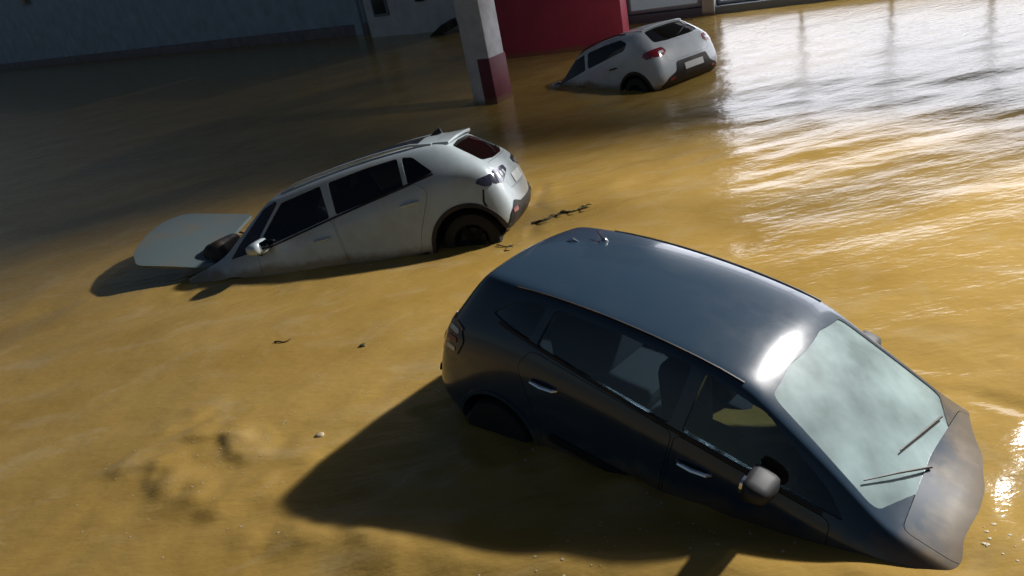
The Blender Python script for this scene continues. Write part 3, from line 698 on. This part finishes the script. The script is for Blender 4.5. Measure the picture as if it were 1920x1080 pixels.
def water():
    xs = axis_pts(-4.2, 3.4, .028, -160, 160, 1.05); ys = axis_pts(2.6, 6.6, .028, -80, 200, 1.018)
    verts = [(x, y, wave(x, y)) for y in ys for x in xs]; n = len(xs)
    faces = [(j * n + i, j * n + i + 1, (j + 1) * n + i + 1, (j + 1) * n + i) for j in range(len(ys) - 1) for i in range(n - 1)]
    me = bpy.data.meshes.new('water'); me.from_pydata(verts, [], faces)
    for p in me.polygons: p.use_smooth = True
    Mw = bpy.data.materials.new('muddy_flood_water'); Mw.use_nodes = True; t = Mw.node_tree; b = t.nodes['Principled BSDF']
    tc = t.nodes.new('ShaderNodeTexCoord'); mp = t.nodes.new('ShaderNodeMapping'); mp.inputs['Scale'].default_value = (.5, .9, 1)
    t.links.new(tc.outputs['Object'], mp.inputs['Vector'])
    nz = t.nodes.new('ShaderNodeTexNoise'); nz.inputs['Scale'].default_value = 1.2; nz.inputs['Detail'].default_value = 7; nz.inputs['Distortion'].default_value = .5
    t.links.new(mp.outputs[0], nz.inputs['Vector'])
    cr = t.nodes.new('ShaderNodeValToRGB'); e = cr.color_ramp.elements
    e[0].position, e[0].color = .28, (.32, .198, .046, 1); e[1].position, e[1].color = .72, (.40, .262, .074, 1)
    t.links.new(nz.outputs['Fac'], cr.inputs[0])
    n3 = t.nodes.new('ShaderNodeTexNoise'); n3.inputs['Scale'].default_value = 2.6; n3.inputs['Detail'].default_value = 9; n3.inputs['Roughness'].default_value = .6; n3.inputs['Distortion'].default_value = .7
    t.links.new(mp.outputs[0], n3.inputs['Vector'])
    r3 = t.nodes.new('ShaderNodeMapRange'); r3.inputs['From Min'].default_value = .52; r3.inputs['From Max'].default_value = .72; r3.inputs['To Max'].default_value = .40
    t.links.new(n3.outputs['Fac'], r3.inputs['Value'])
    mx = t.nodes.new('ShaderNodeMix'); mx.data_type = 'RGBA'; mx.inputs[7].default_value = (.44, .34, .19, 1)
    t.links.new(r3.outputs[0], mx.inputs[0]); t.links.new(cr.outputs[0], mx.inputs[6]); t.links.new(mx.outputs[2], b.inputs['Base Color'])
    b.inputs['Roughness'].default_value = .15; b.inputs['IOR'].default_value = 1.33; b.inputs['Specular IOR Level'].default_value = .5
    mp2 = t.nodes.new('ShaderNodeMapping'); mp2.inputs['Scale'].default_value = (2.2, 5.0, 1); t.links.new(tc.outputs['Object'], mp2.inputs['Vector'])
    n2 = t.nodes.new('ShaderNodeTexNoise'); n2.inputs['Scale'].default_value = 2.0; n2.inputs['Detail'].default_value = 5; n2.inputs['Distortion'].default_value = .2
    t.links.new(mp2.outputs[0], n2.inputs['Vector'])
    bp = t.nodes.new('ShaderNodeBump'); bp.inputs['Strength'].default_value = .38; bp.inputs['Distance'].default_value = .03
    mp3 = t.nodes.new('ShaderNodeMapping'); mp3.inputs['Scale'].default_value = (6, 11, 1); mp3.inputs['Rotation'].default_value = (0, 0, rad(-20)); t.links.new(tc.outputs['Object'], mp3.inputs['Vector'])
    n4 = t.nodes.new('ShaderNodeTexNoise'); n4.inputs['Scale'].default_value = 2.0; n4.inputs['Detail'].default_value = 3; t.links.new(mp3.outputs[0], n4.inputs['Vector'])
    ma = t.nodes.new('ShaderNodeMath'); ma.operation = 'MULTIPLY_ADD'; ma.inputs[1].default_value = .28; t.links.new(n4.outputs['Fac'], ma.inputs[0]); t.links.new(n2.outputs['Fac'], ma.inputs[2])
    t.links.new(ma.outputs[0], bp.inputs['Height']); t.links.new(bp.outputs[0], b.inputs['Normal'])
    o = link('water', me, Mw); tag(o, 'muddy ochre flood water covering the street', 'water', kind='structure')
    return o

# ------------------------------------------------------------------ buildings round the flooded yard
def buildings():
    blue = mat('blue_grey_render', (.46, .56, .64), .8, var=.35, var_scale=1.2, bump=.3, bump_scale=30)
    plinth = mat('brown_plinth_render', (.27, .23, .24), .85, var=.4, var_scale=2, bump=.3, bump_scale=30)
    grey = mat('pale_grey_render', (.72, .72, .74), .8, var=.25, var_scale=1.5, bump=.3, bump_scale=30)
    conc = mat('grey_concrete', (.66, .66, .70), .8, var=.35, var_scale=3, tide=.7, bump=.35, bump_scale=35)
    maroon = mat('maroon_paint', (.18, .028, .045), .6, var=.45, var_scale=3, tide=.6, bump=.2, bump_scale=30)
    red = mat('dark_red_paint', (.42, .040, .080), .5, var=.3, var_scale=1.5, tide=.6, bump=.15, bump_scale=20)
    whitew = mat('white_wall_paint', (.66, .69, .72), .6, var=.15, var_scale=2)
    framem = mat('grey_window_frame', (.22, .25, .27), .5)
    pane_dim = mat('frosted_window_pane', (.35, .40, .42), .25, emit=(.75, .88, 1.0), estr=.10)
    lit = mat('lit_shop_pane', (.7, .72, .75), .25, emit=(.90, .92, 1.0), estr=3.2)
    roofm = mat('grey_roof_sheet', (.12, .12, .13), .7)
    # left: blue-grey building, running back from the yard
    r = empty('blue_building', (-3.9, 35.2, 0), (0, 0, rad(-44)))
    tag(r, 'dark blue-grey rendered building along the back left of the flooded yard', 'building')
    box('wall', (-35, 3, 3.4), (70, 6, 7.6), blue, r, .03); box('plinth', (-35, -.03, .1), (70.1, .10, .72), plinth, r, .015)
    box('roof', (-35, 2.9, 7.3), (70.8, 7, .2), roofm, r, .02)
    for k in range(6):
        x = -6 - k * 10
        wd = box('window', (x, -.03, 4.9), (1.4, .12, 1.3), framem, r, .01); box('pane', (x, -.10, 4.9), (1.2, .03, 1.1), M['glass'], wd, .004)
    for k in range(1): box('pilaster', (-.4 - k * 26, -.06, 3.4), (.5, .2, 7.4), blue, r, .02)
    # grey building in the middle
    r = empty('grey_building', (.7, 29.2, 0), (0, 0, rad(-44)))
    tag(r, 'pale grey wall with a small dark window, left of the concrete pillar', 'building')
    box('wall', (-3.0, 2.5, 2.6), (6.0, 5, 6.0), grey, r, .03); box('roof', (-3.0, 2.4, 5.7), (6.4, 5.4, .2), roofm, r, .02)
    wd = box('window', (-5.0, -.03, 1.65), (.9, .08, 1.7), framem, r, .01); box('pane', (-5.0, -.08, 1.65), (.7, .03, 1.5), M['glass'], wd, .004)
    box('meter_box', (-2.6, -.06, 1.36), (.40, .16, .36), M['plastic'], r, .02)
    # red wall and pillar
    r = empty('red_wall', (2.45, 20.3, 0), (0, 0, rad(-30)))
    tag(r, 'dark red painted wall behind the white car', 'wall')
    box('wall', (0, 0.15, 2.2), (3.7, .5, 5.2), red, r, .02); box('cap', (0, .15, 4.87), (3.85, .62, .14), conc, r, .015)
    box('sign_board', (-1.35, -.14, 1.86), (.62, .06, .34), mat('pale_pink_board', (.5, .26, .24), .6), r, .01)
    r = empty('pillar', (.42, 16.05, 0), (0, 0, rad(-38)))
    tag(r, 'grey concrete pillar with a maroon painted foot standing in the water', 'pillar')
    box('shaft', (0, 0, 2.3), (.60, .56, 5.6), conc, r, .02)
    box('base', (.16, 0, .35), (.31, .60, 1.15), maroon, r, .015)
    box('capital', (0, 0, 5.0), (.74, .74, .25), conc, r, .02)
    # shop on the right with lit frontage
    r = empty('shop_building', (4.4, 22.6, 0), (0, 0, rad(-33)))
    tag(r, 'white shop frontage with brightly lit panes at the back right', 'building')
    box('wall', (7.0, 2.3, 4.2), (14.2, 3.6, 9.2), whitew, r, .03)
    box('base', (7.0, .36, .02), (14.2, .34, .36), framem, r, .015)
    box('parapet', (7.0, 2.2, 8.9), (14.5, 4.0, .24), conc, r, .02)
    box('pilaster', (.12, .22, 2.6), (.40, .40, 5.0), whitew, r, .015)
    def win(x0, x1, z0, z1, m_, n=1):
        cx = (x0 + x1) / 2
        f = box('window', (cx, .42, (z0 + z1) / 2), (x1 - x0, .16, z1 - z0), whitew if m_ is pane_dim else framem, r, .012)
        wd_ = (x1 - x0 - .10 * (n + 1)) / n
        for k in range(n): box('pane', (x0 + .10 + wd_ / 2 + k * (wd_ + .10), .325, (z0 + z1) / 2), (wd_, .04, z1 - z0 - .2), m_, f, .004)
    win(.40, 2.50, .24, 4.0, pane_dim, 1)
    box('post', (2.75, .26, 2.3), (.34, .32, 4.6), conc, r, .015)
    win(2.95, 13.6, .24, 4.5, lit, 5)
    box('canopy', (7.0, -.1, 4.75), (14.1, 1.2, .16), conc, r, .02)

# ------------------------------------------------------------------ floodlight off to the right throws the shadows; second lamp added for the white car
def lamp_post(name, label, loc, H, hd, tgt, energy, ang, blend):
    g = mat('galvanised_steel', (.3, .31, .32), .45, .7, var=.3, var_scale=8)
    lens = mat('lamp_lens', (.8, .8, .8), .3, emit=(1, .97, .92), estr=12)
    r = empty(name, loc); tag(r, label, 'lamp post')
    tube('pole', [(0, 0, -1), (0, 0, H * .5), (0, 0, H + .1)], [.11, .085, .06], g, r, 14)
    hd = Vector(hd)
    tube('arm', [(0, 0, H - .2), Vector((hd.x * .4, hd.y * .4, H + .02)), hd], [.05, .045, .04], g, r, 10)
    a = math.atan2(hd.y, hd.x)
    h = box('lamp_head', hd + Vector((0, 0, -.02)), (.66, .30, .12), g, r, .04, Matrix.Rotation(a, 3, 'Z'))
    box('lens', hd + Vector((0, 0, -.095)), (.48, .20, .03), lens, h, .01, Matrix.Rotation(a, 3, 'Z'))
    ld = bpy.data.lights.new('lamp_light', 'SPOT'); ld.energy = energy; ld.spot_size = rad(ang); ld.spot_blend = blend; ld.shadow_soft_size = .38; ld.color = (1, .97, .94)
    lo = bpy.data.objects.new('lamp_light', ld); C.objects.link(lo)
    p = r.location + hd + Vector((0, 0, -.20)); lo.location = p
    lo.rotation_euler = (p - Vector(tgt)).to_track_quat('Z', 'Y').to_euler()
def offscreen_lamps():
    lamp_post('floodlight_mast', 'tall lit floodlight mast to the right of the flooded yard', (17.6, 11.8, 0), 11.2, (-1.6, -.7, 11.2), (-3.0, 4.1, 0), 36000, 46, .80)
    lamp_post('added_lamp', 'shorter lamp added to light the white car, near the shop frontage', (11.8, 9.8, 0), 7.2, (-1.3, .6, 7.25), (4.2, 15.6, .6), 1700, 44, .8)  # second, unseen lamp, added to light the white car

# ------------------------------------------------------------------ floating bits
def debris():
    bark = mat('wet_bark', (.035, .028, .015), .5, bump=.4, bump_scale=60)
    leafm = mat('wet_leaf', (.06, .055, .015), .45)
    def twig(name, cx, cy, L, ang, label, r=.012, nb=3):
        o = empty(name, (cx, cy, wave(cx, cy) + .01), (0, 0, ang)); tag(o, label, 'twig')
        pts = [(-L / 2 + L * k / 6, .022 * math.sin(k * .8 + L * 9), .004 * math.sin(k * 1.3)) for k in range(7)]
        tube('stem', pts, [r * (1 - .1 * k) for k in range(7)], bark, o, 6)
        for k in range(nb):
            p = Vector(pts[random.randint(1, 5)]); d = Vector((random.uniform(-.2, 1), random.choice((-1, 1)) * random.uniform(.4, 1), .2)).normalized() * L * random.uniform(.12, .38)
            tube('side_shoot', [p, p + d * .5 + Vector((.02, 0, .01)), p + d], [r * .6, r * .45, r * .25], bark, o, 5)
            bm = bmesh.new(); q = p + d
            vs_ = [bm.verts.new(q + Vector(v)) for v in ((0, 0, 0), (.04, .025, .012), (.09, 0, .004), (.04, -.025, .012))]; bm.faces.new(vs_)
            ex = bmesh.ops.extrude_face_region(bm, geom=bm.faces[:])
            for v in [e for e in ex['geom'] if isinstance(e, bmesh.types.BMVert)]: v.co.z += .003
            link('leaf', finish(bm), leafm, o)
        return o
    twig('floating_twig', .58, 8.60, .40, rad(12), 'leafy twig adrift just behind the silver car', .02, 5)
    twig('floating_twig', .92, 8.68, .30, rad(-8), 'smaller twig right beside the leafy one behind the silver car', .016, 4)
    twig('floating_twig', -2.35, 6.75, .17, rad(3), 'short dark stick afloat in open water below the silver car', .009, 0)
    twig('floating_twig', .02, 8.02, .22, rad(-25), 'thin twig under the rear bumper of the silver car', .008, 1)
    for (x, y, s, lb) in ((-1.5, 6.35, .028, 'tiny dark scrap afloat left of the dark blue car'), (-1.72, 5.0, .03, 'small pale scrap afloat by the tip of the shadow')):
        bm = bmesh.new(); bmesh.ops.create_icosphere(bm, subdivisions=2, radius=s)
        for v in bm.verts: v.co = Vector((v.co.x * 1.3, v.co.y, v.co.z * .5)) * (1 + .35 * noise.noise(v.co * 60))
        o = link('floating_scrap', finish(bm, 60), leafm if s < .03 else mat('pale_scrap', (.45, .36, .22), .5)); o.location = (x, y, wave(x, y) + s * .15); tag(o, lb, 'debris')
    # dark board washed against the grey wall
    o = empty('washed_up_board', (-.6, 29.6, .12), (rad(8), rad(-12), rad(-40))); tag(o, 'dark board washed up against the pale grey wall', 'board')
    bm = bmesh.new(); pr = [(-.75, -.08), (.55, -.08), (.6, .20), (.35, .22)]
    A = [bm.verts.new((a, -.3, b)) for a, b in pr]; B = [bm.verts.new((a, .3, b)) for a, b in pr]
    bm.faces.new(A); bm.faces.new(B[::-1])
    for k in range(4): bm.faces.new((A[k], A[(k + 1) % 4], B[(k + 1) % 4], B[k]))
    link('board', finish(bm), M['plastic'], o)

def foam():
    """scum and foam flecks gathered along the hulls and drifting in the eddies"""
    rnd = random.Random(3); bm = bmesh.new()
    def fleck(x, y, r):
        z = wave(x, y) + .002; n = 7; a0 = rnd.random() * 6
        ring = [bm.verts.new((x + math.cos(a0 + k * 2 * math.pi / n) * r * rnd.uniform(.6, 1.5), y + math.sin(a0 + k * 2 * math.pi / n) * r * rnd.uniform(.5, 1.1), z)) for k in range(n)]
        c = bm.verts.new((x, y, z + r * .22))
        for k in range(n): bm.faces.new((ring[k], ring[(k + 1) % n], c))
    for cx, cy, an, hl, hw in HULLS:
        for _ in range(170):
            if rnd.random() < .68: a, b = rnd.uniform(-hl, hl), rnd.choice((-1, 1)) * (hw + abs(rnd.gauss(.02, .07)))
            else: a, b = rnd.choice((-1, 1)) * (hl + abs(rnd.gauss(0, .08))), rnd.uniform(-hw, hw)
            x, y = cx + a * math.cos(an) - b * math.sin(an), cy + a * math.sin(an) + b * math.cos(an)
            if noise.noise(Vector((x * 2.5, y * 2.5, 50))) > -.05: fleck(x, y, rnd.uniform(.004, .014))
    for ex, ey, sx, sy, n in ((-2.6, 5.0, .5, .25, 60), (-1.6, 4.2, .7, .2, 40), (.2, 3.15, .9, .15, 70), (-2.2, 6.6, 1.2, .7, 30), (.7, 8.6, .5, .15, 40)):
        for _ in range(n): fleck(ex + rnd.gauss(0, sx), ey + rnd.gauss(0, sy), rnd.uniform(.003, .010))
    o = link('foam', finish(bm, 60), mat('pale_scum', (.46, .38, .24), .5)); tag(o, 'pale scum and foam flecks on the flood water', 'foam', kind='stuff')

water()
foam()
buildings()
sc = silver_car(); tag(sc, 'silver crossover nose-down in the flood with its bonnet sprung open', 'car', 'cars stranded in the flood')
place(sc, (-1.651, 9.263, -.685), 170.04, 9.41, 10.08); sc.scale = (1.045, 1.045, 1.045)
wc = white_car(); tag(wc, 'white hatchback nose-down in the flood in front of the red wall', 'car', 'cars stranded in the flood')
place(wc, (3.165, 15.691, -.74), 122.54, 15.47, .69)
dc = dark_car(); tag(dc, 'dark blue hatchback nearest the camera, front end under the muddy water', 'car', 'cars stranded in the flood')
place(dc, (1.108, 4.246, -.64), -45.26, 8.61, -5.34)
pv = dc.matrix_world @ Vector((-.6, 0, 1.4)); place(dc, (0, 0, 0), -45.26, 10.8, -5.34)
q = dc.matrix_world @ Vector((-.6, 0, 1.4)); place(dc, pv - q, -45.26, 10.8, -5.34)
offscreen_lamps()
debris()
